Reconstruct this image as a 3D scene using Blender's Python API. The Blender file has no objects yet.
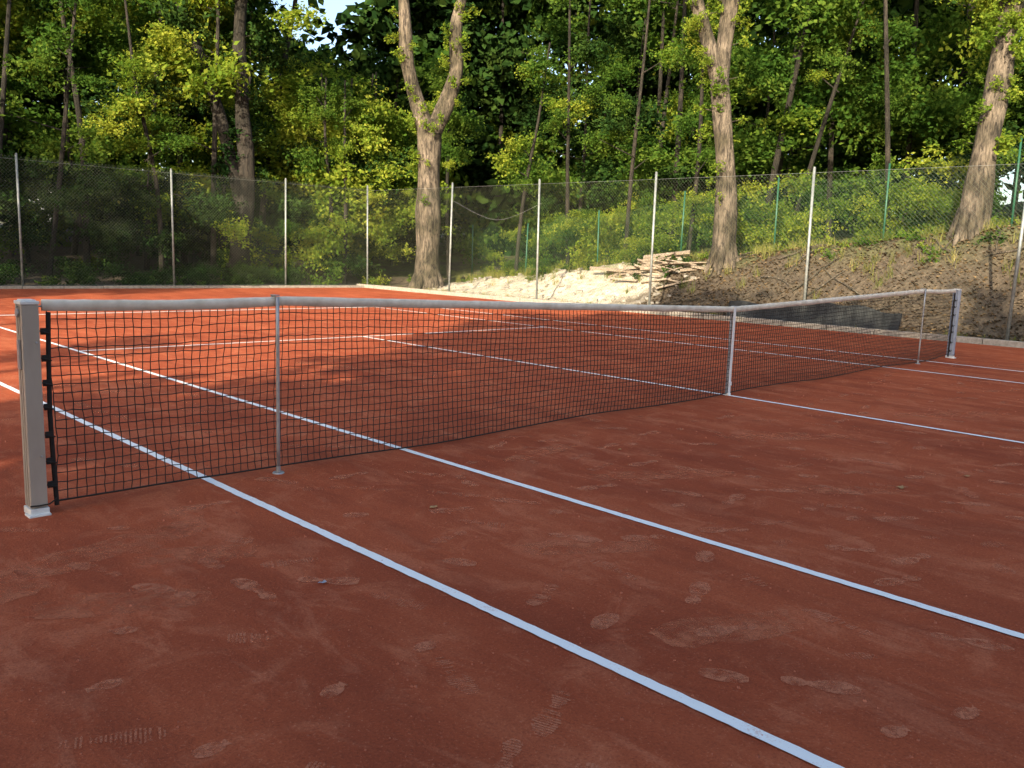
import bpy, math, random
import numpy as np
from mathutils import Vector, Matrix
random.seed(7); rng=np.random.default_rng(7)
scene=bpy.context.scene
scene.view_settings.view_transform='Standard'
scene.view_settings.look='None'; scene.view_settings.exposure=0
COL=scene.collection

# ------------------------------------------------------------ helpers
def link(o,parent=None):
    COL.objects.link(o)
    if parent: o.parent=parent
    return o
def mesh(name,V,F,mat=None,smooth=False):
    me=bpy.data.meshes.new(name)
    me.from_pydata([tuple(v) for v in V],[],[tuple(f) for f in F])
    if mat: me.materials.append(mat)
    if smooth: me.polygons.foreach_set('use_smooth',[True]*len(F))
    me.update(); return me
def quadmesh(name,V,mat):
    n=len(V)//4; me=bpy.data.meshes.new(name)
    me.vertices.add(n*4); me.vertices.foreach_set('co',np.ascontiguousarray(V,dtype=np.float32).ravel())
    me.loops.add(n*4); me.loops.foreach_set('vertex_index',np.arange(n*4,dtype=np.int32))
    me.polygons.add(n); me.polygons.foreach_set('loop_start',np.arange(0,n*4,4,dtype=np.int32))
    me.materials.append(mat); me.update(calc_edges=True); return me
def obj(name,me,parent=None,loc=(0,0,0)):
    o=bpy.data.objects.new(name,me); o.location=loc
    return link(o,parent)
def empty(name,loc=(0,0,0)):
    o=bpy.data.objects.new(name,None); o.location=loc; o.empty_display_size=.2
    return link(o)
def prisms(P0,P1,r,n=3):
    P0=np.asarray(P0,float);P1=np.asarray(P1,float)
    d=P1-P0; L=np.linalg.norm(d,axis=1,keepdims=True); d=d/np.maximum(L,1e-9)
    ref=np.where(np.abs(d[:,2:3])<.9,np.array([[0,0,1.]]),np.array([[1.,0,0]]))
    a=np.cross(d,ref); a/=np.linalg.norm(a,axis=1,keepdims=True); b=np.cross(d,a)
    N=len(P0); V=np.zeros((N,2*n,3))
    r=np.broadcast_to(np.asarray(r,float).reshape(-1,1),(N,1))
    for k in range(n):
        t=2*math.pi*k/n
        off=(a*math.cos(t)+b*math.sin(t))*r
        V[:,k]=P0+off; V[:,n+k]=P1+off
    F=[]
    base=np.arange(N)*2*n
    for k in range(n):
        k2=(k+1)%n
        F.append(np.stack([base+k,base+k2,base+n+k2,base+n+k],1))
    return V.reshape(-1,3),np.concatenate(F)
def tube(V,F,pts,rad,n=12,rough=.0,cap=True):
    pts=[Vector(p) for p in pts]; base=len(V)
    P=[];R=[]
    for i in range(len(pts)-1):
        p0=pts[max(i-1,0)];p1=pts[i];p2=pts[i+1];p3=pts[min(i+2,len(pts)-1)]
        seg=max(2,int((p2-p1).length/(0.3 if rough<.08 else .14)))
        if rough==0 and len(pts)==2: seg=1
        for k in range(seg):
            t=k/seg
            q=.5*((2*p1)+(-p0+p2)*t+(2*p0-5*p1+4*p2-p3)*t*t+(-p0+3*p1-3*p2+p3)*t**3)
            P.append(q);R.append(rad[i]*(1-t)+rad[i+1]*t)
    P.append(pts[-1]);R.append(rad[-1])
    ref=Vector((1,0.1,0))
    ph=random.random()*10; col=[random.uniform(-.5,.5) for _ in range(n)]
    for i,p in enumerate(P):
        t=(P[min(i+1,len(P)-1)]-P[max(i-1,0)]).normalized()
        a=(ref-t*ref.dot(t)).normalized(); ref=a; b=t.cross(a)
        kn=1+rough*.8*math.sin(i*.37+ph)
        for k in range(n):
            th=2*math.pi*k/n
            if rough: col[k]=col[k]*.8+random.uniform(-.5,.5)*.6
            w=kn+rough*(math.sin(3*th+ph+i*.1)*.5+math.sin(5*th-ph*2+i*.2)*.3+col[k])
            V.append(tuple(p+(a*math.cos(th)+b*math.sin(th))*R[i]*w))
    for i in range(len(P)-1):
        for k in range(n):
            k2=(k+1)%n
            F.append((base+i*n+k,base+i*n+k2,base+(i+1)*n+k2,base+(i+1)*n+k))
    if cap:
        F.append(tuple(base+(len(P)-1)*n+k for k in range(n)))
        F.append(tuple(base+k for k in reversed(range(n))))
def box(V,F,c,s,rz=0,tilt=None):
    b=len(V); M=Matrix.Rotation(rz,3,'Z')
    if tilt is not None: M=tilt
    for z in(-1,1):
        for x,y in((-1,-1),(1,-1),(1,1),(-1,1)):
            v=M@Vector((x*s[0]/2,y*s[1]/2,z*s[2]/2)); V.append((c[0]+v.x,c[1]+v.y,c[2]+v.z))
    for f in((3,2,1,0),(4,5,6,7),(0,1,5,4),(1,2,6,5),(2,3,7,6),(3,0,4,7)): F.append(tuple(b+i for i in f))
def bevel(o,w,seg=2):
    m=o.modifiers.new('bevel','BEVEL'); m.width=w; m.segments=seg; m.limit_method='ANGLE'; return o

# ------------------------------------------------------------ materials
def newmat(name):
    m=bpy.data.materials.new(name); m.use_nodes=True
    nt=m.node_tree; return m,nt,nt.nodes['Principled BSDF']
def N(nt,t,**kw):
    n=nt.nodes.new(t)
    for k,v in kw.items():
        if k in n.inputs: n.inputs[k].default_value=v
        else: setattr(n,k,v)
    return n
def ramp(nt,stops,fac):
    r=nt.nodes.new('ShaderNodeValToRGB'); e=r.color_ramp.elements
    while len(e)<len(stops): e.new(.5)
    for i,(p,c) in enumerate(stops):
        e[i].position=p; e[i].color=(c[0],c[1],c[2],1) if not isinstance(c,(int,float)) else (c,c,c,1)
    nt.links.new(fac,r.inputs[0]); return r
def noise_mat(name,c1,c2,scale=10,rough=.7,bump=.2,dist=.01,metal=0,detail=4,stretch=None):
    m,nt,p=newmat(name)
    tc=N(nt,'ShaderNodeTexCoord'); mp=N(nt,'ShaderNodeMapping')
    if stretch: mp.inputs['Scale'].default_value=stretch
    nt.links.new(tc.outputs['Object'],mp.inputs[0])
    n=N(nt,'ShaderNodeTexNoise',Scale=scale,Detail=detail,Roughness=.6)
    nt.links.new(mp.outputs[0],n.inputs['Vector'])
    r=ramp(nt,[(.3,c1),(.7,c2)],n.outputs['Fac'])
    nt.links.new(r.outputs[0],p.inputs['Base Color'])
    p.inputs['Roughness'].default_value=rough; p.inputs['Metallic'].default_value=metal
    if bump:
        b=N(nt,'ShaderNodeBump',Strength=bump,Distance=dist)
        nt.links.new(n.outputs['Fac'],b.inputs['Height']); nt.links.new(b.outputs[0],p.inputs['Normal'])
    return m
def mathn(nt,op,a,b=None,clamp=False):
    n=nt.nodes.new('ShaderNodeMath'); n.operation=op; n.use_clamp=clamp
    for i,x in enumerate((a,b)):
        if x is None: continue
        if isinstance(x,(int,float)): n.inputs[i].default_value=x
        else: nt.links.new(x,n.inputs[i])
    return n.outputs[0]
def mix(nt,fac,a,b):
    n=nt.nodes.new('ShaderNodeMix'); n.data_type='RGBA'
    for i,x in ((0,fac),(6,a),(7,b)):
        if isinstance(x,tuple): n.inputs[i].default_value=(*x,1)
        elif isinstance(x,(int,float)): n.inputs[i].default_value=x
        else: nt.links.new(x,n.inputs[i])
    return n.outputs[2]

def leaf_mat(name,cols,trans=.4):
    m,nt,p=newmat(name)
    nt.nodes.remove(p)
    g=N(nt,'ShaderNodeNewGeometry')
    nz=N(nt,'ShaderNodeTexNoise',Scale=.6,Detail=0); nt.links.new(g.outputs['Position'],nz.inputs['Vector'])
    nn=mathn(nt,'MULTIPLY',mathn(nt,'SUBTRACT',nz.outputs['Fac'],.28),1.0)
    v=mathn(nt,'ADD',mathn(nt,'MULTIPLY',g.outputs['Random Per Island'],.5),nn)
    k=len(cols)
    r=ramp(nt,[(.1+.75*i/(k-1),c) for i,c in enumerate(cols)],v)
    d=N(nt,'ShaderNodeBsdfDiffuse'); nt.links.new(r.outputs[0],d.inputs[0])
    if trans<=0:
        nt.links.new(d.outputs[0],nt.nodes['Material Output'].inputs[0]); return m
    t=N(nt,'ShaderNodeBsdfTranslucent')
    r2=ramp(nt,[(.1+.75*i/(k-1),(c[0]*1.75,c[1]*1.65,c[2]*1.1)) for i,c in enumerate(cols)],v)
    nt.links.new(r2.outputs[0],t.inputs[0])
    mx=N(nt,'ShaderNodeMixShader'); mx.inputs[0].default_value=trans
    nt.links.new(d.outputs[0],mx.inputs[1]); nt.links.new(t.outputs[0],mx.inputs[2])
    nt.links.new(mx.outputs[0],nt.nodes['Material Output'].inputs[0]); return m
M_leafY=leaf_mat('leaf_yellow_green',[(.07,.135,.017),(.15,.22,.028),(.32,.35,.05)],.42)
M_leafG=leaf_mat('leaf_green',[(.028,.07,.013),(.06,.12,.019),(.13,.19,.03)],.36)
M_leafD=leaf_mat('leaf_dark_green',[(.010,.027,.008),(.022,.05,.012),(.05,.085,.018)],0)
M_litter=leaf_mat('leaf_litter_brown',[(.05,.032,.02),(.12,.08,.045),(.26,.18,.095)],0)
M_grass=leaf_mat('dry_grass',[(.07,.10,.02),(.17,.18,.05),(.36,.31,.12)],.2)
MATS={'Y':M_leafY,'G':M_leafG,'D':M_leafD}

def bark_mat(name,c1,c2):
    m,nt,p=newmat(name)
    tc=N(nt,'ShaderNodeTexCoord'); mp=N(nt,'ShaderNodeMapping'); mp.inputs['Scale'].default_value=(6,6,1.5)
    nt.links.new(tc.outputs['Object'],mp.inputs[0])
    n=N(nt,'ShaderNodeTexNoise',Scale=2.2,Detail=6,Roughness=.7,Distortion=.5); nt.links.new(mp.outputs[0],n.inputs['Vector'])
    n2=N(nt,'ShaderNodeTexNoise',Scale=1.3,Detail=2); nt.links.new(tc.outputs['Object'],n2.inputs['Vector'])
    r=ramp(nt,[(.38,c1),(.60,c2)],n.outputs['Fac'])
    r2=ramp(nt,[(.38,(.35,.36,.3)),(.62,(1,1,1))],n2.outputs['Fac'])
    mm=nt.nodes.new('ShaderNodeMix'); mm.data_type='RGBA'; mm.blend_type='MULTIPLY'; mm.inputs[0].default_value=1
    nt.links.new(r.outputs[0],mm.inputs[6]); nt.links.new(r2.outputs[0],mm.inputs[7])
    nt.links.new(mm.outputs[2],p.inputs['Base Color']); p.inputs['Roughness'].default_value=.9
    b=N(nt,'ShaderNodeBump',Strength=1,Distance=.08); nt.links.new(n.outputs['Fac'],b.inputs['Height']); nt.links.new(b.outputs[0],p.inputs['Normal'])
    return m
M_bark=bark_mat('bark_grey_brown',(.035,.027,.021),(.23,.185,.14))
M_barkD=bark_mat('bark_dark',(.012,.010,.008),(.05,.041,.032))

def clay_mat():
    m,nt,p=newmat('red_clay')
    tc=N(nt,'ShaderNodeTexCoord'); O=tc.outputs['Object']
    def nz(s,d=6,r=.6,sc=None,dist=0):
        n=N(nt,'ShaderNodeTexNoise',Scale=s,Detail=d,Roughness=r,Distortion=dist)
        if sc:
            mp=N(nt,'ShaderNodeMapping'); mp.inputs['Scale'].default_value=sc[:3]; mp.inputs['Rotation'].default_value=(0,0,sc[3])
            nt.links.new(O,mp.inputs[0]); nt.links.new(mp.outputs[0],n.inputs['Vector'])
        else: nt.links.new(O,n.inputs['Vector'])
        return n.outputs['Fac']
    big=nz(.45,3,.6); mid=nz(3.0,6,.68,dist=.8); fine=nz(110,2,.8); streak=nz(2.4,5,.65,(1,.25,1,.6)); st2=nz(6,5,.66,(1,.32,1,-.7),.6)
    c=ramp(nt,[(.3,(.31,.062,.025)),(.7,(.46,.105,.042))],big).outputs[0]
    f1=ramp(nt,[(.52,0.),(.62,1.)],mid).outputs[0]
    c=mix(nt,mathn(nt,'MULTIPLY',f1,.28),c,(.62,.21,.105))
    f2=ramp(nt,[(.54,0.),(.66,1.)],streak).outputs[0]
    c=mix(nt,mathn(nt,'MULTIPLY',f2,.30),c,(.58,.18,.085))
    f6=ramp(nt,[(.56,0.),(.63,1.)],st2).outputs[0]
    c=mix(nt,mathn(nt,'MULTIPLY',f6,.28),c,(.62,.22,.115))
    f3=ramp(nt,[(.38,1.),(.52,0.)],streak).outputs[0]
    c=mix(nt,mathn(nt,'MULTIPLY',f3,.42),c,(.21,.041,.019))
    f4=ramp(nt,[(.34,1.),(.5,0.)],fine).outputs[0]
    c=mix(nt,mathn(nt,'MULTIPLY',f4,.45),c,(.18,.038,.019))
    f5=ramp(nt,[(.62,0.),(.7,1.)],fine).outputs[0]
    c=mix(nt,mathn(nt,'MULTIPLY',f5,.35),c,(.65,.28,.17))
    nt.links.new(c,p.inputs['Base Color']); p.inputs['Roughness'].default_value=.92; p.inputs['Specular IOR Level'].default_value=.15
    hb=nz(3.0,3,.68,dist=.8); hf=nz(110,1,.8)
    h=mathn(nt,'ADD',mathn(nt,'MULTIPLY',hf,.35),mathn(nt,'MULTIPLY',hb,1.2))
    b=N(nt,'ShaderNodeBump',Strength=.8,Distance=.014); nt.links.new(h,b.inputs['Height']); nt.links.new(b.outputs[0],p.inputs['Normal'])
    return m
M_clay=clay_mat()
def alpha_noise_mat(name,col,lo,hi,scale,amax):
    m,nt,p=newmat(name)
    tc=N(nt,'ShaderNodeTexCoord'); n=N(nt,'ShaderNodeTexNoise',Scale=scale,Detail=5,Roughness=.75)
    nt.links.new(tc.outputs['Object'],n.inputs['Vector'])
    r=ramp(nt,[(lo,0.),(hi,amax)],n.outputs['Fac'])
    nt.links.new(r.outputs[0],p.inputs['Alpha'])
    p.inputs['Base Color'].default_value=(*col,1); p.inputs['Roughness'].default_value=.95; p.inputs['Specular IOR Level'].default_value=.1
    return m
M_print=alpha_noise_mat('footprint_dust',(.66,.24,.13),.36,.60,19,.62)
def line_mat():
    m,nt,p=newmat('white_line_paint')
    tc=N(nt,'ShaderNodeTexCoord')
    n=N(nt,'ShaderNodeTexNoise',Scale=6,Detail=5,Roughness=.75); nt.links.new(tc.outputs['Object'],n.inputs['Vector'])
    n2=N(nt,'ShaderNodeTexNoise',Scale=130,Detail=2,Roughness=.7); nt.links.new(tc.outputs['Object'],n2.inputs['Vector'])
    s=mathn(nt,'ADD',mathn(nt,'MULTIPLY',n.outputs['Fac'],.55),mathn(nt,'MULTIPLY',n2.outputs['Fac'],.45))
    f=ramp(nt,[(.55,0.),(.70,.65)],s).outputs[0]
    nt.links.new(mix(nt,f,(.94,.94,.92),(.6,.28,.18)),p.inputs['Base Color'])
    p.inputs['Roughness'].default_value=.75
    return m
M_line=line_mat()
M_net=noise_mat('net_cord_black',(.010,.008,.007),(.024,.018,.014),40,.8,0)
M_band=noise_mat('net_band_canvas',(.60,.54,.43),(.86,.81,.70),9,.85,.3,.003)
M_strap=noise_mat('white_strap',(.72,.71,.69),(.86,.86,.84),30,.7,.2,.002)
M_post=noise_mat('post_painted_beige',(.33,.285,.235),(.44,.39,.33),5,.45,.05,.002,stretch=(1,1,.3))
M_alu=noise_mat('aluminium',(.32,.32,.33),(.48,.48,.49),14,.45,.05,.002,metal=.5)
M_postF=noise_mat('post_blue_grey',(.28,.33,.42),(.42,.48,.58),5,.45,.05,.002)
M_galv=noise_mat('galvanised_steel',(.16,.18,.18),(.30,.32,.31),12,.5,.05,.002,metal=.3)
M_green=noise_mat('green_coated_steel',(.012,.07,.04),(.025,.11,.065),12,.5,0)
M_wire=noise_mat('galvanised_wire',(.045,.055,.04),(.10,.115,.09),12,.6,0)
M_wireG=noise_mat('green_wire',(.02,.06,.035),(.04,.10,.06),12,.5,0)
M_kerb=noise_mat('concrete_kerb',(.20,.18,.15),(.36,.33,.29),18,.9,.5,.006)
M_plast=noise_mat('white_plastic',(.62,.62,.60),(.78,.78,.76),10,.5,.05,.002)
M_dark=noise_mat('near_black_matte',(.008,.010,.012),(.022,.026,.028),3,.8,.8,.05)
M_wood=noise_mat('weathered_planks',(.14,.105,.075),(.42,.34,.26),6,.85,.4,.01,stretch=(1,6,6))

# ------------------------------------------------------------ terrain
def sm(a,b,x): t=np.clip((x-a)/(b-a),0,1); return t*t*(3-2*t)
def wn(x,y,f,s):
    return np.sin(x*f+s)*np.cos(y*f*1.13+s*2)+.5*np.sin(x*f*2.3+y*f*1.7+s*3)
def hgt(x,y):
    x=np.asarray(x,float);y=np.asarray(y,float)
    T=np.clip(2.4-.115*y,.25,3.0)
    s=sm(10.7,13.6,x)
    h=T*s
    h+=s*(wn(x,y,1.3,1)*.09+wn(x,y,3.1,2)*.05+wn(x,y,6.7,4)*.025)
    h+=np.clip(x-16,0,30)*.13
    m=sm(10.6,11.6,x)*sm(15.5,13.2,x)*sm(9,11,y)*sm(19,17,y)
    h+=m*(.06+.06*wn(x,y,2.3,5))
    s2=sm(20.9,24,y)
    h=np.maximum(h,s2*(.25+.05*np.clip(y-24,0,40)+wn(x,y,1.1,3)*.08))
    return h
def H(x,y): return float(hgt(x,y))
xs=np.concatenate([[-400,-250,-150,-90,-60,-40,-30,-20],np.arange(-14,9.5,1.5),np.arange(9.6,18,.14),np.arange(18,40,1.2),[45,60,90,150,250,400]])
ys=np.concatenate([[-400,-200,-90,-50,-30,-20],np.arange(-14,-6,1.),np.arange(-6,24,.2),np.arange(24,44,1.),[50,60,90,150,250,400]])
X,Y=np.meshgrid(xs,ys); Z=hgt(X,Y)
V=np.stack([X.ravel(),Y.ravel(),Z.ravel()],1); nx=len(xs)
F=[(j*nx+i,j*nx+i+1,(j+1)*nx+i+1,(j+1)*nx+i) for j in range(len(ys)-1) for i in range(nx-1)]
def ground_mat():
    m,nt,p=newmat('earth_and_leaf_litter')
    g=N(nt,'ShaderNodeNewGeometry'); sp=N(nt,'ShaderNodeSeparateXYZ'); nt.links.new(g.outputs['Position'],sp.inputs[0])
    n=N(nt,'ShaderNodeTexNoise',Scale=7,Detail=6,Roughness=.7); nt.links.new(g.outputs['Position'],n.inputs['Vector'])
    n2=N(nt,'ShaderNodeTexNoise',Scale=.9,Detail=3); nt.links.new(g.outputs['Position'],n2.inputs['Vector'])
    brown=ramp(nt,[(.3,(.04,.028,.02)),(.55,(.10,.075,.05)),(.75,(.19,.145,.10))],n.outputs['Fac']).outputs[0]
    sand=ramp(nt,[(.3,(.26,.21,.15)),(.55,(.58,.52,.42)),(.8,(.74,.69,.60))],n.outputs['Fac']).outputs[0]
    green=ramp(nt,[(.3,(.05,.065,.018)),(.7,(.16,.17,.05))],n.outputs['Fac']).outputs[0]
    x,y=sp.outputs[0],sp.outputs[1]
    def st(v,a,b):
        q=nt.nodes.new('ShaderNodeMapRange'); q.interpolation_type='SMOOTHSTEP'
        q.inputs['From Min'].default_value=a;q.inputs['From Max'].default_value=b; nt.links.new(v,q.inputs[0]); return q.outputs[0]
    wob=mathn(nt,'MULTIPLY',mathn(nt,'SUBTRACT',n2.outputs['Fac'],.5),5)
    yw=mathn(nt,'ADD',y,wob)
    f=mathn(nt,'MULTIPLY',mathn(nt,'MULTIPLY',st(yw,9.2,10.4),st(yw,20,17.5)),mathn(nt,'MULTIPLY',st(x,9.4,9.8),st(x,15.5,13.8)))
    c=mix(nt,f,brown,sand)
    gf=ramp(nt,[(.42,0.),(.52,1.)],n2.outputs['Fac']).outputs[0]
    gf=mathn(nt,'MULTIPLY',gf,st(x,12.2,13.8))
    c=mix(nt,gf,c,green)
    nt.links.new(c,p.inputs['Base Color']); p.inputs['Roughness'].default_value=.95
    b=N(nt,'ShaderNodeBump',Strength=.9,Distance=.06); nt.links.new(n.outputs['Fac'],b.inputs['Height']); nt.links.new(b.outputs[0],p.inputs['Normal'])
    return m
obj('ground',mesh('ground',V,F,ground_mat(),True))

V=[(-11,-18,.006),(9.55,-18,.006),(9.55,20.0,.006),(-11,20.0,.006)]
obj('clay_court',mesh('clay_court',V,[(0,1,2,3)],M_clay))
V=[];F=[]
def strip(p0,p1,w=.05):
    p0=np.array(p0,float);p1=np.array(p1,float);L=np.linalg.norm(p1-p0);d=(p1-p0)/L;nn=np.array([-d[1],d[0]])
    n=int(L/.04);b=len(V);wob=0
    for i in range(n+1):
        q=p0+d*L*i/n; wob=wob*.9+random.uniform(-.0006,.0006)
        a=w/2+random.uniform(-.002,.002);c=w/2+random.uniform(-.002,.002)
        l=q+nn*(a+wob);r=q-nn*(c-wob)
        V.append((l[0],l[1],.011));V.append((r[0],r[1],.011))
    for i in range(n): F.append((b+2*i,b+2*i+1,b+2*i+3,b+2*i+2))
for x in(-5.485,5.485): strip((x,-11.885),(x,11.885))
for x in(-4.115,4.115): strip((x,-11.83),(x,11.83))
strip((0,-6.37),(0,6.37))
for s in(-1,1):
    strip((-4.088,s*6.4),(4.088,s*6.4))
    strip((-5.458,s*11.865),(-4.142,s*11.865),.09);strip((-4.088,s*11.865),(4.088,s*11.865),.09);strip((4.142,s*11.865),(5.458,s*11.865),.09)
obj('court_lines',mesh('court_lines',V,F,M_line))

# footprints
V=[];F=[];pl=[]
def sole(u):
    if u<.32: return .034*math.sqrt(max(0,1-((u-.16)/.17)**2))*.95
    if u<.42: return .020
    return .044*math.sqrt(max(0,1-((u-.70)/.31)**2))
lx=[-5.485,-4.115,0]
tries=0
while len(pl)<560 and tries<18000:
    tries+=1
    if random.random()<.72: x=random.uniform(-8,-1.5);y=random.uniform(-4.2,-.2)
    else: x=random.uniform(-6,6);y=random.uniform(-5,-.3) if random.random()<.7 else random.uniform(.5,4)
    if pl and random.random()<.6:
        a=random.choice(pl); st=random.uniform(.3,.6); x=a[0]+math.cos(a[2])*st+random.gauss(0,.06); y=a[1]+math.sin(a[2])*st+random.gauss(0,.06); ang=a[2]+random.gauss(0,.15)
    else: ang=random.gauss(-.6,.6)+random.choice([0,math.pi])
    if x<-8.5 or y<-5: continue
    if any(abs(x-q)<.2 for q in lx): continue
    if any((x-p_[0])**2+(y-p_[1])**2<.28**2 for p_ in pl): continue
    pl.append((x,y,ang)); L=random.uniform(.25,.30)
    ca,sa=math.cos(ang),math.sin(ang); nb=22; bend=random.uniform(-.12,.12)
    u0=random.choice([0,0,0,.4]); u1=random.choice([1,1,.9,.35])
    smear=random.random()<.5
    duty=1.0 if smear else random.uniform(.5,.8); skew=0 if smear else random.uniform(-.3,.3)
    for k in range(nb):
        if not smear and random.random()<.15: continue
        ua=k/nb; ub=(k+duty)/nb
        if ua<u0 or ub>u1+.02: continue
        wa,wb=sole(min(max(ua,.01),.99)),sole(min(max(ub,.02),.985))
        if wa<.004 and wb<.004: continue
        b=len(V)
        e1,e2=(1,1) if smear else (random.uniform(.75,1.02),random.uniform(.75,1.02))
        for (u,w,s) in((ua,wa*e1,-1),(ub,wb*e1,-1),(ub,wb*e2,1),(ua,wa*e2,1)):
            ly=s*w+bend*(u-.5)**2*.3; lxx=u*L-L/2+ly*skew
            V.append((x+ca*lxx-sa*ly,y+sa*lxx+ca*ly,.0090))
        F.append((b,b+3,b+2,b+1))
obj('footprints',mesh('footprints',V,F,M_print))
V=[];F=[]
for (cx,cy,a,l,w) in((-6.35,-.75,.2,.9,.14),(-6.05,-1.05,-.5,.55,.12),(-6.5,-1.35,-.45,.7,.12),(-5.9,-.55,1.2,.5,.12),(-6.9,-.9,.1,.6,.2),(-4.6,-2.1,-.6,.8,.1),(-3.2,-1.5,-.5,1.1,.12),(-2.6,-2.4,-.7,.8,.1),(-4.9,-3.0,-.4,.7,.12),(-1.4,-1.4,-.6,1.2,.14),(.9,-1.8,-.5,1.2,.12),(-3.4,-.6,.1,.8,.1)):
    b=len(V);n=28;V.append((cx,cy,.0076))
    for k in range(n):
        t=6.283*k/n; rx=l/2*(abs(math.cos(t))**.6)*(1 if math.cos(t)>0 else -1)*random.uniform(.8,1.05); ry=w*(abs(math.sin(t))**.6)*(1 if math.sin(t)>0 else -1)*random.uniform(.7,1.1)
        V.append((cx+rx*math.cos(a)-ry*math.sin(a),cy+rx*math.sin(a)+ry*math.cos(a),.0076))
    for k in range(n): F.append((b,b+1+k,b+1+(k+1)%n))
obj('clay_scuffs',mesh('clay_scuffs',V,F,alpha_noise_mat('scuff_dust',(.62,.20,.10),.40,.62,7,.6)))
# loose clay crumbs
n=5000; cx=rng.uniform(-8.5,4,n); cy=rng.uniform(-4.6,3,n); s=rng.uniform(.0015,.0045,n)*rng.choice([1,1,1,1.8],n)
tri=[]
an=rng.uniform(0,6.28,n)
for k in range(4):
    t=an+k*math.pi/2; t2=t+math.pi/2
    tri.append(np.stack([np.stack([cx+np.cos(t)*s,cy+np.sin(t)*s,np.full(n,.0062)],1),np.stack([cx+np.cos(t2)*s,cy+np.sin(t2)*s,np.full(n,.0062)],1),np.stack([cx+np.cos(t2)*s*.4,cy+np.sin(t2)*s*.4,.0062+s*.9],1),np.stack([cx+np.cos(t)*s*.4,cy+np.sin(t)*s*.4,.0062+s*.9],1)],1).reshape(-1,3))
obj('clay_crumbs',quadmesh('clay_crumbs',np.concatenate(tri),noise_mat('clay_crumb',(.30,.07,.035),(.6,.2,.11),30,.9,0)))

V=[];F=[]
y=-17.5
while y<19.9:
    box(V,F,(9.62+random.uniform(-.008,.008),y+.5,.045+random.uniform(-.006,.006)),(.09,.985,.15)); y+=1
x=-11
while x<9.5:
    box(V,F,(x+.5,20.06,.02+random.uniform(-.006,.006)),(.985,.08,.12)); x+=1
bevel(obj('concrete_kerb',mesh('concrete_kerb',V,F,M_kerb)),.01)

# ------------------------------------------------------------ net
netE=empty('tennis_net')
def top(x):
    a=abs(x)
    if a>5.03: return 1.045+(.012*abs(a-5.7)/.7)
    return .906+(1.058-.906)*(a/5.03)**1.04
BX=6.34
bw=.050
def nety(x,v): return .015*math.sin(x*1.1+.4)*v*(1-v)*4+.006*math.sin(x*5.3)*(1-v)
sp=.045; nxn=int(2*6.31/sp); rows=21
gx=np.linspace(-6.31,6.31,nxn+1)
pts=np.zeros((nxn+1,rows+1,3))
for i,x in enumerate(gx):
    zt=top(x)-bw+.005; zb=.035+.012*math.sin(x*2.1)+.03*max(0,(abs(x)-5.4))
    for j in range(rows+1):
        v=j/rows
        xx=x+random.uniform(-.004,.004)+.008*math.sin(x*3+v*5)
        pts[i,j]=(xx,nety(x,v),zb+(zt-zb)*v+.006*math.sin(x*1.7+v*3)*v*(1-v)*4+random.uniform(-.0035,.0035)*(0 if j in(0,rows) else 1))
P=np.concatenate([pts[:,:-1].reshape(-1,3),pts[:-1,:].reshape(-1,3)])
Q=np.concatenate([pts[:,1:].reshape(-1,3),pts[1:,:].reshape(-1,3)])
V,F=prisms(P,Q,.0029); obj('netting',mesh('netting',V,F,M_net),netE)
V=[];F=[]
tube(V,F,[tuple(pts[i,0]+np.array([0,0,-.002])) for i in range(0,nxn+1,5)],[.005]*len(range(0,nxn+1,5)),6)
for s,i in((-1,0),(1,nxn)):
    tube(V,F,[(s*6.312,0,.03),(s*6.325,0,.5),(s*6.312,0,1.0)],[.012]*3,8)
    for k in range(7):
        z=.12+k*.13+random.uniform(-.02,.02)
        tube(V,F,[(s*6.31,-.012,z),(s*6.345,-.03,z+.012),(s*6.372,-.02,z+.02)],[.004]*3,5)
        box(V,F,(s*6.335,-.006,z+.012),(.034,.012,.032))
obj('edge_cord',mesh('edge_cord',V,F,M_net),netE)
V=[];F=[]; n=260
prof=[(-.009,-.0),(-.011,-.015),(-.009,-bw),(.009,-bw),(.011,-.015),(.009,-.0),(0,.006)]
for i in range(n+1):
    x=-BX+2*BX*i/n; w=.0025*math.sin(x*7)+random.uniform(-.001,.001)
    for (py,pz) in prof: V.append((x,py+nety(x,1)+w,top(x)+pz*(1+.04*math.sin(x*9))+random.uniform(-.0012,.0012)))
m=len(prof)
for i in range(n):
    for k in range(m): F.append((i*m+k,(i+1)*m+k,(i+1)*m+(k+1)%m,i*m+(k+1)%m))
F.append(tuple(range(m)));F.append(tuple(n*m+k for k in reversed(range(m))))
obj('top_band',mesh('top_band',V,F,M_band,True),netE)
V=[];F=[]
for s in(-1,1): tube(V,F,[(s*6.33,0,1.03),(s*6.38,0,1.028),(s*6.45,0,1.03)],[.004]*3,6)
obj('net_cable',mesh('net_cable',V,F,M_galv),netE)
V=[];F=[]
box(V,F,(0,-.016,.455),(.045,.003,.90));box(V,F,(0,.016,.455),(.045,.003,.90))
box(V,F,(0,0,.914),(.045,.037,.004));box(V,F,(0,-.021,.13),(.052,.008,.04));box(V,F,(0,0,.02),(.055,.045,.02))
bevel(obj('centre_strap',mesh('centre_strap',V,F,M_strap),netE),.0015)

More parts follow.
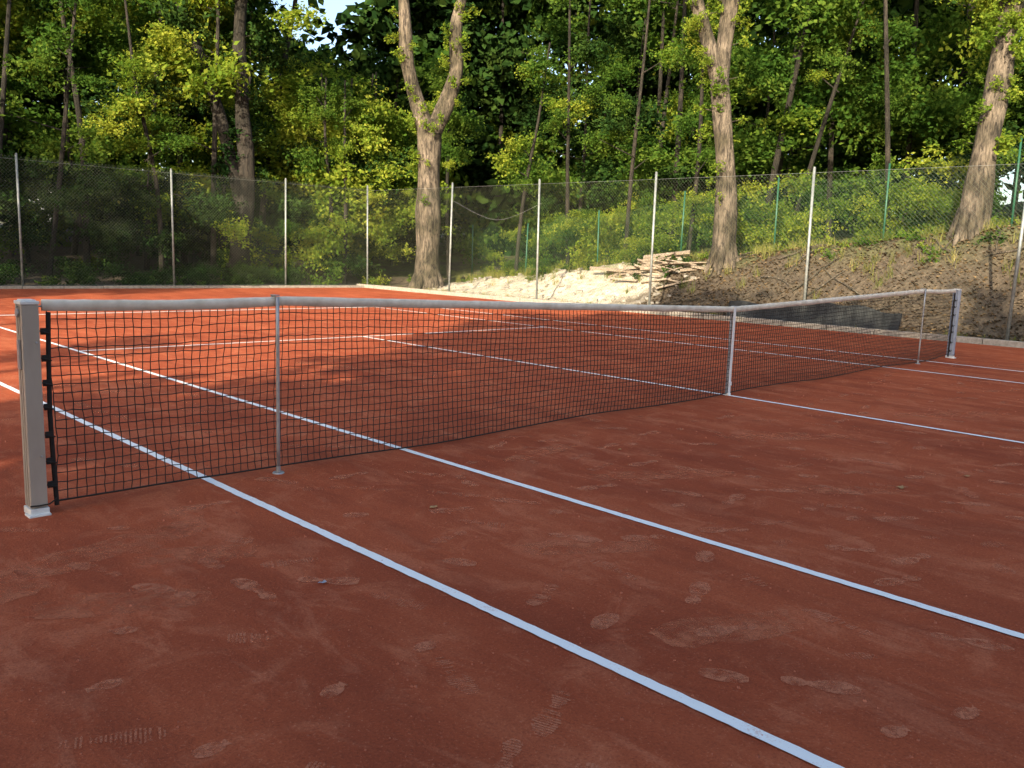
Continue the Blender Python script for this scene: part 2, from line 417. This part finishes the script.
def extr(V,F,prof,z0,z1,cx,cy):
    b=len(V);n=len(prof)
    for z in(z0,z1):
        for (x,y) in prof: V.append((cx+x,cy+y,z))
    for k in range(n): F.append((b+k,b+(k+1)%n,b+n+(k+1)%n,b+n+k))
    F.append(tuple(b+n+k for k in range(n)));F.append(tuple(b+k for k in reversed(range(n))))
def netpost(x,mat,s):
    E=empty('net_post',(x,0,0))
    hw,hd=.038,.048
    pr=[(-hw,-hd),(hw,-hd),(hw,-.012),(hw-.014,-.012),(hw-.014,.012),(hw,.012),(hw,hd),(-hw,hd),(-hw,.022),(-hw+.012,.022),(-hw+.012,.008),(-hw,.008),(-hw,-.008),(-hw+.012,-.008),(-hw+.012,-.022),(-hw,-.022)]
    V=[];F=[]; extr(V,F,pr,.045,1.04,0,0)
    bevel(obj('shaft',mesh('shaft',V,F,mat),E),.003)
    V=[];F=[]; box(V,F,(0,0,1.049),(.084,.104,.016)); box(V,F,(0,0,1.060),(.062,.08,.006))
    bevel(obj('cap',mesh('cap',V,F,M_plast),E),.004)
    V=[];F=[]; box(V,F,(0,0,.022),(.088,.108,.036)); box(V,F,(-.006,-.04,.008),(.10,.08,.014))
    bevel(obj('ground_sleeve',mesh('ground_sleeve',V,F,M_plast),E),.004)
    V=[];F=[]
    tube(V,F,[(s*.040,0,1.0),(s*.048,0,1.0)],[.02,.02],16)
    tube(V,F,[(-s*.02,-.050,.86),(-s*.02,-.058,.86)],[.005,.005],8)
    tube(V,F,[(-s*.02,-.050,.30),(-s*.02,-.056,.30)],[.005,.005],8)
    box(V,F,(s*.043,0,.80),(.010,.03,.14))
    bevel(obj('tension_fitting',mesh('tension_fitting',V,F,M_alu),E),.001)
    V=[];F=[]
    tube(V,F,[(-.042,-.052,.057),(.042,-.052,.055),(.09,-.03,.08)],[.004]*3,6)
    obj('tie_cord',mesh('tie_cord',V,F,M_net),E)
netpost(-6.405,M_post,-1); netpost(6.405,M_postF,1)
def stick(x,mat):
    E=empty('singles_stick',(x,-.028,0))
    V=[];F=[]; tube(V,F,[(0,0,.008),(0,0,.5),(0,0,1.06)],[.0105]*3,14)
    obj('pole',mesh('pole',V,F,mat,True),E)
    V=[];F=[]; tube(V,F,[(0,0,.007),(0,0,.014)],[.036,.032],18); tube(V,F,[(0,0,.015),(0,0,.05)],[.015,.013],12)
    obj('foot',mesh('foot',V,F,mat,False),E)
    V=[];F=[]; box(V,F,(0,.028,1.071),(.03,.06,.006)); box(V,F,(0,.046,1.045),(.03,.004,.05))
    bevel(obj('top_notch',mesh('top_notch',V,F,mat),E),.001)
stick(-5.09,M_alu); stick(5.03,M_alu)

# ------------------------------------------------------------ fences
def chain(name,parent,o,d,L,Hh,s,r,mat,basef):
    P=[];Q=[]
    c=-Hh
    while c<L:
        u0=max(0,c);u1=min(L,c+Hh)
        if u1>u0+.01:
            nseg=max(1,int(round((u1-u0)/.28)))
            for mir in(0,1):
                def pt(u,z):
                    bul=.035*math.sin(u*math.pi/2+z)*math.sin(z*1.3)
                    X,Y=o[0]+d[0]*u,o[1]+d[1]*u
                    return (X-d[1]*bul,Y+d[0]*bul,basef(X,Y)+z)
                pp=[]
                for k in range(nseg+1):
                    p=u0+(u1-u0)*k/nseg
                    pp.append(pt(p if not mir else L-p,p-c))
                P+=pp[:-1];Q+=pp[1:]
        c+=s
    V,F=prisms(P,Q,r); obj(name,mesh(name,V,F,mat),parent)
fence=empty('chain_link_fence')
fz=lambda x,y:.06
chain('wire_mesh',fence,(-13,20.4),(1,0),23,3.3,.09,.0021,M_wire,fz)
chain('wire_mesh',fence,(10,20.4),(0,-1),34,3.2,.09,.0018,M_wire,fz)
V=[];F=[]
hh=[3.42,3.36,3.45,3.4,3.38]
px=[-12.9,-8.9,-4.9,-.9,3.1,6.75]
for i,x in enumerate(px):
    l=random.uniform(-.03,.03); tube(V,F,[(x,20.36,-.1),(x+l,20.36,hh[i%5])],[.03,.03],12); tube(V,F,[(x+l,20.36,hh[i%5]),(x+l,20.36,hh[i%5]+.03)],[.034,.02],12)
for i,y in enumerate([20.36,16.0,12.2,8.3,4.2,.2,-3.8,-7.8,-11.8]):
    l=random.uniform(-.06,.06); tube(V,F,[(9.94,y,-.1),(9.94,y+l,hh[(i+2)%5])],[.03,.03],12); tube(V,F,[(9.94,y+l,hh[(i+2)%5]),(9.94,y+l,hh[(i+2)%5]+.03)],[.034,.02],12)
for z in(.1,3.3):
    tube(V,F,[(-13,20.4,z),(-2,20.4,z-.02),(9.94,20.4,z)],[.003]*3,5)
    tube(V,F,[(9.985,20.4,z),(9.985,4,z-.03),(9.985,-13,z)],[.003]*3,5)
tube(V,F,[(9.985,16,2.9),(9.985,14,2.3),(9.985,12.2,2.75)],[.004]*3,5)
obj('posts_and_tension_wires',mesh('p',V,F,M_galv,True),fence)
gf=empty('green_wire_fence')
gb=lambda x,y:H(x,y)+.02
chain('wire_mesh',gf,(15,20.5),(0,-1),30,1.95,.08,.0021,M_wireG,gb)
V=[];F=[]
for y in[20.5,17.6,14.2,10.9,7.75,4.7,1.75,-1.4,-4.5,-7.6]:
    z=H(15,y); tube(V,F,[(14.96,y,z-.2),(14.96,y+random.uniform(-.05,.05),z+2.15)],[.026,.026],10)
obj('fence_posts',mesh('fence_posts',V,F,M_green,True),gf)

V=[];F=[];n=90
for i in range(n+1):
    y=2.1+3.9*i/n; hgtm=.48+.07*math.sin(y*1.9+1)+.03*math.sin(y*7)
    for j in range(9):
        t=j/8; V.append((9.88-.16*t*t-.035*math.sin(y*9+t*2)*t+.012*math.sin(y*31),y,.04+hgtm*(1-t)-.03*abs(math.sin(y*2.4))*(1-t)))
for i in range(n):
    for j in range(8): F.append((i*9+j,i*9+j+1,(i+1)*9+j+1,(i+1)*9+j))
o=obj('dark_sheet',mesh('dark_sheet',V,F,M_dark,True)); sd=o.modifiers.new('s','SOLIDIFY'); sd.thickness=.02  # low dark draped sheet along the foot of the right fence

V=[];F=[]
for i in range(44):
    x=12.7+random.gauss(0,.35);y=10.3+random.gauss(0,.6);L=random.uniform(.3,1.4)
    rot=Matrix.Rotation(random.gauss(2.0,.5),3,'Z')@Matrix.Rotation(random.gauss(0,.15),3,'Y')@Matrix.Rotation(random.gauss(0,.3),3,'X')
    z=H(x,y)+.04+random.random()**1.8*.22
    box(V,F,(x,y,z),(L,random.uniform(.06,.17),random.uniform(.025,.07)),tilt=rot)
o=obj('wood_pile',mesh('wood_pile',V,F,M_wood)); bevel(o,.006)
V=[];F=[]
for i in range(260):
    x=random.uniform(10.3,14);y=random.uniform(8.5,18.5);s=random.uniform(.03,.12)
    rot=Matrix.Rotation(random.uniform(0,6),3,'Z')@Matrix.Rotation(random.uniform(-.6,.6),3,'X')
    box(V,F,(x,y,H(x,y)+s*.2),(s*1.5,s,s*.7),tilt=rot)
bevel(obj('rubble_stones',mesh('rubble_stones',V,F,M_kerb)),.012)
V=[];F=[]
for i in range(26):
    x=random.uniform(10.9,14.3);y=random.uniform(-2,10);a=random.uniform(0,6.28);L=random.uniform(.5,1.6)
    ps=[]
    for k in range(4):
        xx=x+math.cos(a)*L*k/3+random.uniform(-.06,.06);yy=y+math.sin(a)*L*k/3+random.uniform(-.06,.06); ps.append((xx,yy,H(xx,yy)+.04+random.uniform(0,.06)))
    tube(V,F,ps,[.022,.018,.014,.006],6,.05)
obj('fallen_branches',mesh('fallen_branches',V,F,M_bark,True))

# ------------------------------------------------------------ foliage
def clump(nl,leaf,flat=.75,twigs=26):
    per=nl//twigs; cs=[]
    for t in range(twigs):
        d=rng.normal(size=3); d/=np.linalg.norm(d); d[2]*=flat
        L=rng.uniform(.45,1.2); st=rng.normal(size=3)*.12
        u=rng.uniform(.15,1,per)**.7
        p=st+d[None]*L*u[:,None]+rng.normal(size=(per,3))*(.05+.08*u[:,None])
        p[:,2]-=.18*u**2
        cs.append(p)
    c=np.concatenate(cs);n=len(c)
    nrm=rng.normal(size=(n,3))*.8; nrm[:,2]+=.45; nrm/=np.linalg.norm(nrm,axis=1,keepdims=True)
    a=rng.normal(size=(n,3)); a-=nrm*(a*nrm).sum(1,keepdims=True); a/=np.linalg.norm(a,axis=1,keepdims=True)
    b=np.cross(nrm,a); s=leaf*rng.uniform(.6,1.25,(n,1))
    return np.stack([c-a*s*.5,c+b*s*.32-a*s*.08-nrm*s*.06,c+a*s*.55-nrm*s*.1,c-b*s*.32-a*s*.08-nrm*s*.06],1).reshape(-1,3).astype(np.float32)
CL={'':[clump(800,.13,rng.uniform(.4,.8)) for i in range(6)],
    's':[clump(150,.28,.9,12) for i in range(4)],
    'b':[clump(320,.24,.8,20) for i in range(4)]}
ACC={}
def put(key,p,s,parent):
    R=np.array((Matrix.Rotation(random.uniform(0,6.28),3,'Z')@Matrix.Rotation(random.uniform(-.3,.3),3,'X')@Matrix.Rotation(random.uniform(-.3,.3),3,'Y')),dtype=np.float32)
    sc=np.array([s*random.uniform(.85,1.2),s*random.uniform(.85,1.2),s*random.uniform(.75,1.1)],dtype=np.float32)
    v=(random.choice(CL[key[1:]])*sc)@R.T+np.array(tuple(p),dtype=np.float32)
    ACC.setdefault((parent.name,key[0]),[]).append(v)
def flush():
    for (pn,c),l in ACC.items():
        obj('leaves',quadmesh('leaves',np.concatenate(l),MATS[c]),bpy.data.objects[pn])
RT=Vector((.711,-.7025,0)).normalized(); DP=Vector((.7025,.711,0)).normalized()

def big_tree(name,base,stems,mat,crownkey,sprig,crown_c,crown_r,ncl,nsprig,hang=(),ss=(.22,.42),zmin=.8,forked=False):
    E=empty(name,base); V=[];F=[]
    W=lambda r,z,d=0:RT*r+DP*d+Vector((0,0,z))
    for pts,rad in stems:
        tube(V,F,[W(*p) for p in pts],rad,22,.085)
    r0=stems[0][1][0]
    for k in range(7):
        a=k*.9+random.uniform(-.2,.2); u=Vector((math.cos(a),math.sin(a),0))
        tube(V,F,[u*r0*.55+Vector((0,0,.55)),u*r0*.95+Vector((0,0,.12)),u*r0*1.5+Vector((0,0,-.3))],[r0*.35,r0*.28,r0*.1],8,.08)
    tips=[]
    for pts,rad in (stems[1:] if forked else stems):
        e=W(*pts[-1])
        for k in range(6):
            a=random.uniform(0,6.28); L=random.uniform(1.5,3)
            q=e+Vector((math.cos(a)*L*.5,math.sin(a)*L*.5,L*.4)); r=e+Vector((math.cos(a)*L,math.sin(a)*L,L*.6+random.uniform(-.3,.8)))
            tube(V,F,[e-Vector((0,0,.2)),q,r],[rad[-1]*.6,rad[-1]*.35,.02],7,.05); tips+=[q,r]
    for i in range(nsprig):
        pts,rad=random.choice(stems); k=random.randrange(len(pts)-1); t=random.random()
        a=W(*pts[k]).lerp(W(*pts[k+1]),t); rr=rad[k]*(1-t)+rad[k+1]*t
        if a.z<zmin: continue
        th=random.uniform(0,6.28); u=Vector((math.cos(th),math.sin(th),0)); b=a+u*(rr+random.uniform(.08,.35))+Vector((0,0,.12))
        tube(V,F,[a,b],[.015,.006],4,0); put(sprig,b,random.uniform(*ss),E)
    obj('trunk',mesh('trunk',V,F,mat,True),E)
    for q in tips: put(crownkey,q,random.uniform(.9,1.4),E)
    for i in range(ncl):
        d=Vector((random.gauss(0,1),random.gauss(0,1),random.gauss(0,1))).normalized()*random.uniform(.5,1)
        put(crownkey,Vector(crown_c)+Vector((d.x*crown_r[0],d.y*crown_r[0],d.z*crown_r[1])),random.uniform(.9,1.5),E)
    for h in hang: put(h[4] if len(h)>4 else crownkey,W(h[0],h[1],h[2]),h[3],E)
    return E
big_tree('old_tree',(6.1,22.3,H(6.1,22.3)),[
  ([(0,-.2),(.1,1.5),(.33,3.2),(.2,5.6),(.15,7.6),(.25,9.6),(.2,12)],[.40,.32,.27,.23,.20,.17,.1]),
  ([(.2,2.4),(-.1,3.6),(-.5,5.2),(-1.1,7),(-1.75,8.8),(-2.3,11)],[.22,.21,.19,.17,.14,.08])],
  M_barkD,'G','Ds',(-.3,-.3,12.5),(3.4,2.4),16,44,hang=[(1.9,8.4,0,.9,'Y'),(-3.1,7.6,.4,.9,'G'),(-3.4,6.2,0,.8,'Y'),(-3.9,8.6,0,1,'Y'),(2.1,5.4,.5,.6,'Y')],ss=(.25,.45))
big_tree('old_tree',(11.5,19.0,H(11.5,19)),[
  ([(0,-.2),(0,1.2),(-.02,3),(-.04,5.0),(-.02,5.7)],[.52,.43,.40,.38,.40]),
  ([(-.1,5.3),(-.5,6.4),(-.82,7.6),(-.95,9.2),(-1.2,11.2)],[.3,.26,.23,.2,.1]),
  ([(.1,5.3),(.55,6.3),(.85,7.4),(.80,8.8),(1.1,10.2),(1.3,12)],[.3,.27,.24,.2,.15,.08])],
  M_bark,'G','Ys',(0,0,14.6),(3.2,1.4),10,60,hang=[(.6,3.2,.5,.35,'Y'),(-.6,4.2,.3,.35,'Y'),(-.75,3.3,.3,.3,'Y'),(.65,4.3,.2,.3,'Y')],ss=(.16,.3),forked=True)
big_tree('old_tree',(12.95,8.15,H(12.95,8.15)),[
  ([(0,-.2),(-.03,1.5),(-.12,2.6),(-.27,3.7),(-.45,5.0)],[.36,.28,.26,.24,.24]),
  ([(-.4,4.7),(-.85,5.9),(-1.25,7),(-1.6,8.2),(-1.9,10.5)],[.21,.19,.17,.15,.08]),
  ([(-.42,4.7),(-.34,6.0),(-.24,7.1),(-.1,8.4),(.1,11)],[.23,.21,.2,.17,.08])],
  M_bark,'G','Ys',(0,0,13.6),(3.0,1.2),10,80,hang=[(-1.2,6.2,-.3,.35,'Y'),(-.9,5.2,-.3,.28,'Y')],ss=(.16,.3),forked=True)
big_tree('old_tree',(13.6,2.2,H(13.6,2.2)),[
  ([(0,-.3),(.10,1.5),(.24,3.1),(.30,4.3),(.50,5.7),(.8,8),(.9,10.5)],[.34,.27,.25,.23,.21,.16,.08]),
  ([(.4,4.6),(0,5.4),(-.35,6.6),(-.5,9)],[.14,.12,.10,.05])],
  M_bark,'Y','Ys',(1.0,-1.0,11),(3,2.2),12,190,hang=[(-.8,5.2,0,.5),(-1.3,6.2,.4,.7),(.2,4.6,-.4,.35)],ss=(.16,.36),zmin=1.8)

forest=empty('forest'); TV=[];TF=[]
cam=Vector((-7.65,-4.55,1.365))
def skylimit(x,y):
    dx,dy=x-cam.x,y-cam.y; d=math.hypot(dx,dy); b=math.atan2(dx,dy)
    w=abs(b-math.radians(32.3))
    return .226*d+1.3 if w<math.radians(3.2) else 99
def ftree(x,y,ht,key,nc=16,cr=2.3,low=.3,size='',rad=None,sc=(.8,1.5)):
    z0=H(x,y); lean=(random.gauss(0,.7),random.gauss(0,.7)); r=rad or random.uniform(.05,.12)
    if skylimit(x,y)<50: ht=min(ht,skylimit(x,y)-z0-1.2)
    tube(TV,TF,[(x,y,z0-.2),(x+lean[0]*.3+random.gauss(0,.2),y+lean[1]*.3,z0+ht*.35),(x+lean[0]*.7,y+lean[1]*.7,z0+ht*.7),(x+lean[0],y+lean[1],z0+ht)],[r*1.2,r,r*.7,.03],8,.05)
    for i in range(nc):
        t=low+(1-low)*random.random()**.9
        a=random.uniform(0,6.28);q=cr*random.uniform(.25,1)*(1.15-.6*max(0,t-.5)*2)
        X,Y,Zz=x+lean[0]*t+math.cos(a)*q,y+lean[1]*t+math.sin(a)*q,z0+ht*t
        if Zz>skylimit(X,Y)-.6: continue
        if i%3==0: tube(TV,TF,[(x+lean[0]*t,y+lean[1]*t,Zz-.6),(X,Y,Zz)],[r*.3,.012],5,0)
        put((key if random.random()<.72 else random.choice('GDY'))+size,(X,Y,Zz),random.uniform(*sc),forest)
for i in range(26):
    x=-12+26*i/26+random.uniform(-.8,.8); y=random.uniform(23,28)
    ftree(x,y,random.uniform(10,15),random.choice('GYGY'),13,2.6,.2)
for i in range(26):
    x=-12+44*i/26+random.uniform(-1,1); y=random.uniform(30,38)
    ftree(x,y,random.uniform(14,19),random.choice('GDD'),19,3.2,.08,'b',sc=(1.2,2.1))
for i in range(20):
    y=-8+30*i/20+random.uniform(-.8,.8); x=random.uniform(18.5,23)
    ftree(x,y,random.uniform(11,15),random.choice('GGGY'),12,2.6,.22)
for i in range(22):
    y=-12+44*i/22+random.uniform(-1,1); x=random.uniform(25,33)
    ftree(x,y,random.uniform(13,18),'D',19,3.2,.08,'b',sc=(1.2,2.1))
for (x,y,h) in[(16.2,11.5,9),(16.8,14.5,10),(15.5,22.5,10),(9.2,22,9),(17.5,8.8,9),(16.6,5.2,9),(3.6,22.4,8),(0.5,23,9),(17.2,17.5,11),(16.4,1.0,8),(15.8,19,9),(9.8,21.6,8)]:
    ftree(x,y,h,random.choice('YG'),10,1.3,.3,rad=.07,sc=(.5,.95))
obj('forest_trunks',mesh('forest_trunks',TV,TF,M_barkD,True),forest)
for i in range(460):
    a=math.radians(random.uniform(-14,102)); d=random.uniform(44,60)
    x=cam.x+math.sin(a)*d;y=cam.y+math.cos(a)*d; z=19*random.random()**1.2
    if z>skylimit(x,y)-3: continue
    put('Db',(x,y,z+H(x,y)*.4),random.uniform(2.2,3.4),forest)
und=empty('undergrowth')
for i in range(170):
    x=random.uniform(-12,14);y=random.uniform(21.2,25.5); z=H(x,y)+random.uniform(.1,3.2)*(1 if x<5 else .9)
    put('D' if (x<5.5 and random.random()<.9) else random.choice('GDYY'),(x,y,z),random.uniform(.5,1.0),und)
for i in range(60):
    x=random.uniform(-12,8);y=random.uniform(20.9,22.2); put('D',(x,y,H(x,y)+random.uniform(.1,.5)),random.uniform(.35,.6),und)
for i in range(170):
    y=random.uniform(-6,21);x=random.uniform(15.4,18.2); z=H(x,y)+random.uniform(.1,2.3)
    put(random.choice('YGYY'),(x,y,z),random.uniform(.45,.85),und)
for i in range(90):
    y=random.uniform(-6,24);x=random.uniform(18,24); z=H(x,y)+random.uniform(.2,4.2)
    put(random.choice('GDG'),(x,y,z),random.uniform(.9,1.5),und)
for i in range(190):
    y=random.uniform(-5,19);x=random.triangular(12.0,15.2,15.2); put(random.choice(['Gs','Ys','Ds']),(x,y,H(x,y)+.06),random.uniform(.12,.34),und)
for i in range(40):
    x=random.uniform(-12,14);y=random.uniform(20.7,21.3); put(random.choice(['Gs','Ds']),(x,y,H(x,y)+.1),random.uniform(.2,.4),und)

row=empty('tree_row'); TV=[];TF=[]
for i in range(8):
    y=-28+3.1*i; x=-17+random.uniform(-1,1)
    tube(TV,TF,[(x,y,-.2),(x,y,4),(x+.3,y,11)],[.25,.2,.08],8,.05)
    for k in range(48):
        put('Db',(x+random.gauss(0,1.4),y+random.uniform(-2.1,2.1),.4+10.8*(k+random.random())/48),random.uniform(1.6,2.2),row)
for k in range(10): put('Db',(-17+random.uniform(-1,1),-7.5+random.uniform(-1.2,1.2),random.uniform(2.5,7)),2.0,row)  # extra clumps out of view, added to shade a sunlit spot on the court
for (y,n) in((10.5,18),(14,24),(17.5,26)):
    tube(TV,TF,[(-18,y,-.2),(-18,y,6),(-18,y,9)],[.25,.2,.08],8,.05)
    for k in range(n): put('Db',(-18+random.gauss(0,1),y+random.uniform(-1.8,1.8),random.uniform(1.5,12)),random.uniform(1.2,1.8),row)
for (y,n) in((-1.5,3),(3,3),(6.5,4)):
    tube(TV,TF,[(-19,y,-.2),(-19,y,4),(-19,y,8)],[.15,.1,.05],8,.05)
    for k in range(n): put('Db',(-19+random.gauss(0,1),y+random.uniform(-1.2,1.2),random.uniform(2.5,9)),random.uniform(.7,1.1),row)
obj('row_trunks',mesh('row_trunks',TV,TF,M_barkD,True),row)
flush()

def litter(name,n,fx,fy,size,mat,zoff=.02):
    x=fx(n);y=fy(n);z=hgt(x,y)+zoff
    c=np.stack([x,y,z],1)
    nrm=rng.normal(size=(n,3))*.35;nrm[:,2]+=1;nrm/=np.linalg.norm(nrm,axis=1,keepdims=True)
    a=rng.normal(size=(n,3)); a-=nrm*(a*nrm).sum(1,keepdims=True); a/=np.linalg.norm(a,axis=1,keepdims=True)
    b=np.cross(nrm,a);s=size*rng.uniform(.5,1.3,(n,1))
    v=np.stack([c-a*s*.5,c+b*s*.32+nrm*s*.15,c+a*s*.5,c-b*s*.32+nrm*s*.1],1).reshape(-1,3)
    obj(name,quadmesh(name,v,mat))
litter('leaf_litter',26000,lambda n:rng.uniform(10.2,17,n),lambda n:rng.uniform(-8,9.6,n),.09,M_litter,.025)
nt_=1000; cx=rng.triangular(11.6,15.6,16.2,nt_); cy=rng.uniform(-7,19.5,nt_)
cx[:140]=rng.uniform(9.75,10.6,140)
G=[]
for X0,Y0 in zip(cx,cy):
    k=22; a=rng.uniform(0,6.28,k); rr=rng.uniform(0,.12,k); bx=X0+np.cos(a)*rr; by=Y0+np.sin(a)*rr
    hh_=rng.uniform(.10,.34,k)*(.5 if X0<11 else 1); la=rng.uniform(0,6.28,k); ll=hh_*rng.uniform(.2,.8,k); w=.006
    z=hgt(bx,by)
    tx,ty=-np.sin(la)*w,np.cos(la)*w
    b0=np.stack([bx-tx,by-ty,z-.01],1);b1=np.stack([bx+tx,by+ty,z-.01],1)
    t1=np.stack([bx+np.cos(la)*ll+tx*.2,by+np.sin(la)*ll+ty*.2,z+hh_],1);t0=np.stack([bx+np.cos(la)*ll-tx*.2,by+np.sin(la)*ll-ty*.2,z+hh_],1)
    G.append(np.stack([b0,b1,t1,t0],1).reshape(-1,3))
obj('grass',quadmesh('grass',np.concatenate(G),M_grass))
M_fl=noise_mat('fallen_leaf',(.30,.14,.05),(.5,.3,.12),40,.7,0)
M_flg=noise_mat('grey_leaf',(.25,.27,.33),(.45,.45,.5),40,.7,0)
for (x,y,s,mt) in((-4.81,-1.15,.04,M_fl),(-2.27,-2.61,.05,M_fl),(-1.6,-2.78,.04,M_fl),(-5.83,-1.68,.030,M_flg),(-4.04,-1.84,.015,M_fl),(-2.9,-.9,.025,M_fl)):
    V=[(x,y,.0135)];F=[];n=11;a0=random.uniform(0,6)
    for k in range(n):
        a=a0+k*6.283/n; r=s*(.55 if k%2 else 1)*random.uniform(.8,1.1)*.8; V.append((x+math.cos(a)*r,y+math.sin(a)*r*.75,.013+random.uniform(0,.007)))
    for k in range(n): F.append((0,1+k,1+(k+1)%n))
    obj('fallen_leaf',mesh('fallen_leaf',V,F,mt))

# ------------------------------------------------------------ light
EL=math.radians(21); ts=Vector((-.90,-.43,0)).normalized()
tosun=Vector((ts.x*math.cos(EL),ts.y*math.cos(EL),math.sin(EL)))
L=bpy.data.lights.new('sun','SUN'); L.energy=11; L.angle=math.radians(.5); L.color=(1,.86,.62)
lo=bpy.data.objects.new('sun',L); lo.rotation_euler=(-tosun).to_track_quat('-Z','Y').to_euler(); lo.location=(-30,0,30); link(lo)
w=bpy.data.worlds.new('World'); scene.world=w; w.use_nodes=True; nt=w.node_tree
sk=nt.nodes.new('ShaderNodeTexSky'); sk.sky_type='NISHITA'; sk.sun_disc=False; sk.sun_elevation=EL; sk.sun_rotation=math.atan2(ts.x,ts.y)%(2*math.pi)
sk.air_density=1; sk.dust_density=3; sk.ozone_density=1
bg=nt.nodes['Background']; nt.links.new(sk.outputs[0],bg.inputs[0]); bg.inputs[1].default_value=.36
try: w.cycles.sampling_method='NONE'   # smooth sky without a disc needs no importance map
except Exception: pass

# ------------------------------------------------------------ camera
cd=bpy.data.cameras.new('camera'); co=bpy.data.objects.new('camera',cd); link(co)
cd.sensor_width=36; cd.lens=857/1024*36; cd.clip_end=2000; cd.clip_start=.05
R=Matrix(((.7108,.0815,-.6986),(-.7025,.1322,-.6993),(.0354,.9879,.1513)))
co.matrix_world=Matrix.Translation(cam)@R.to_4x4()
scene.camera=co
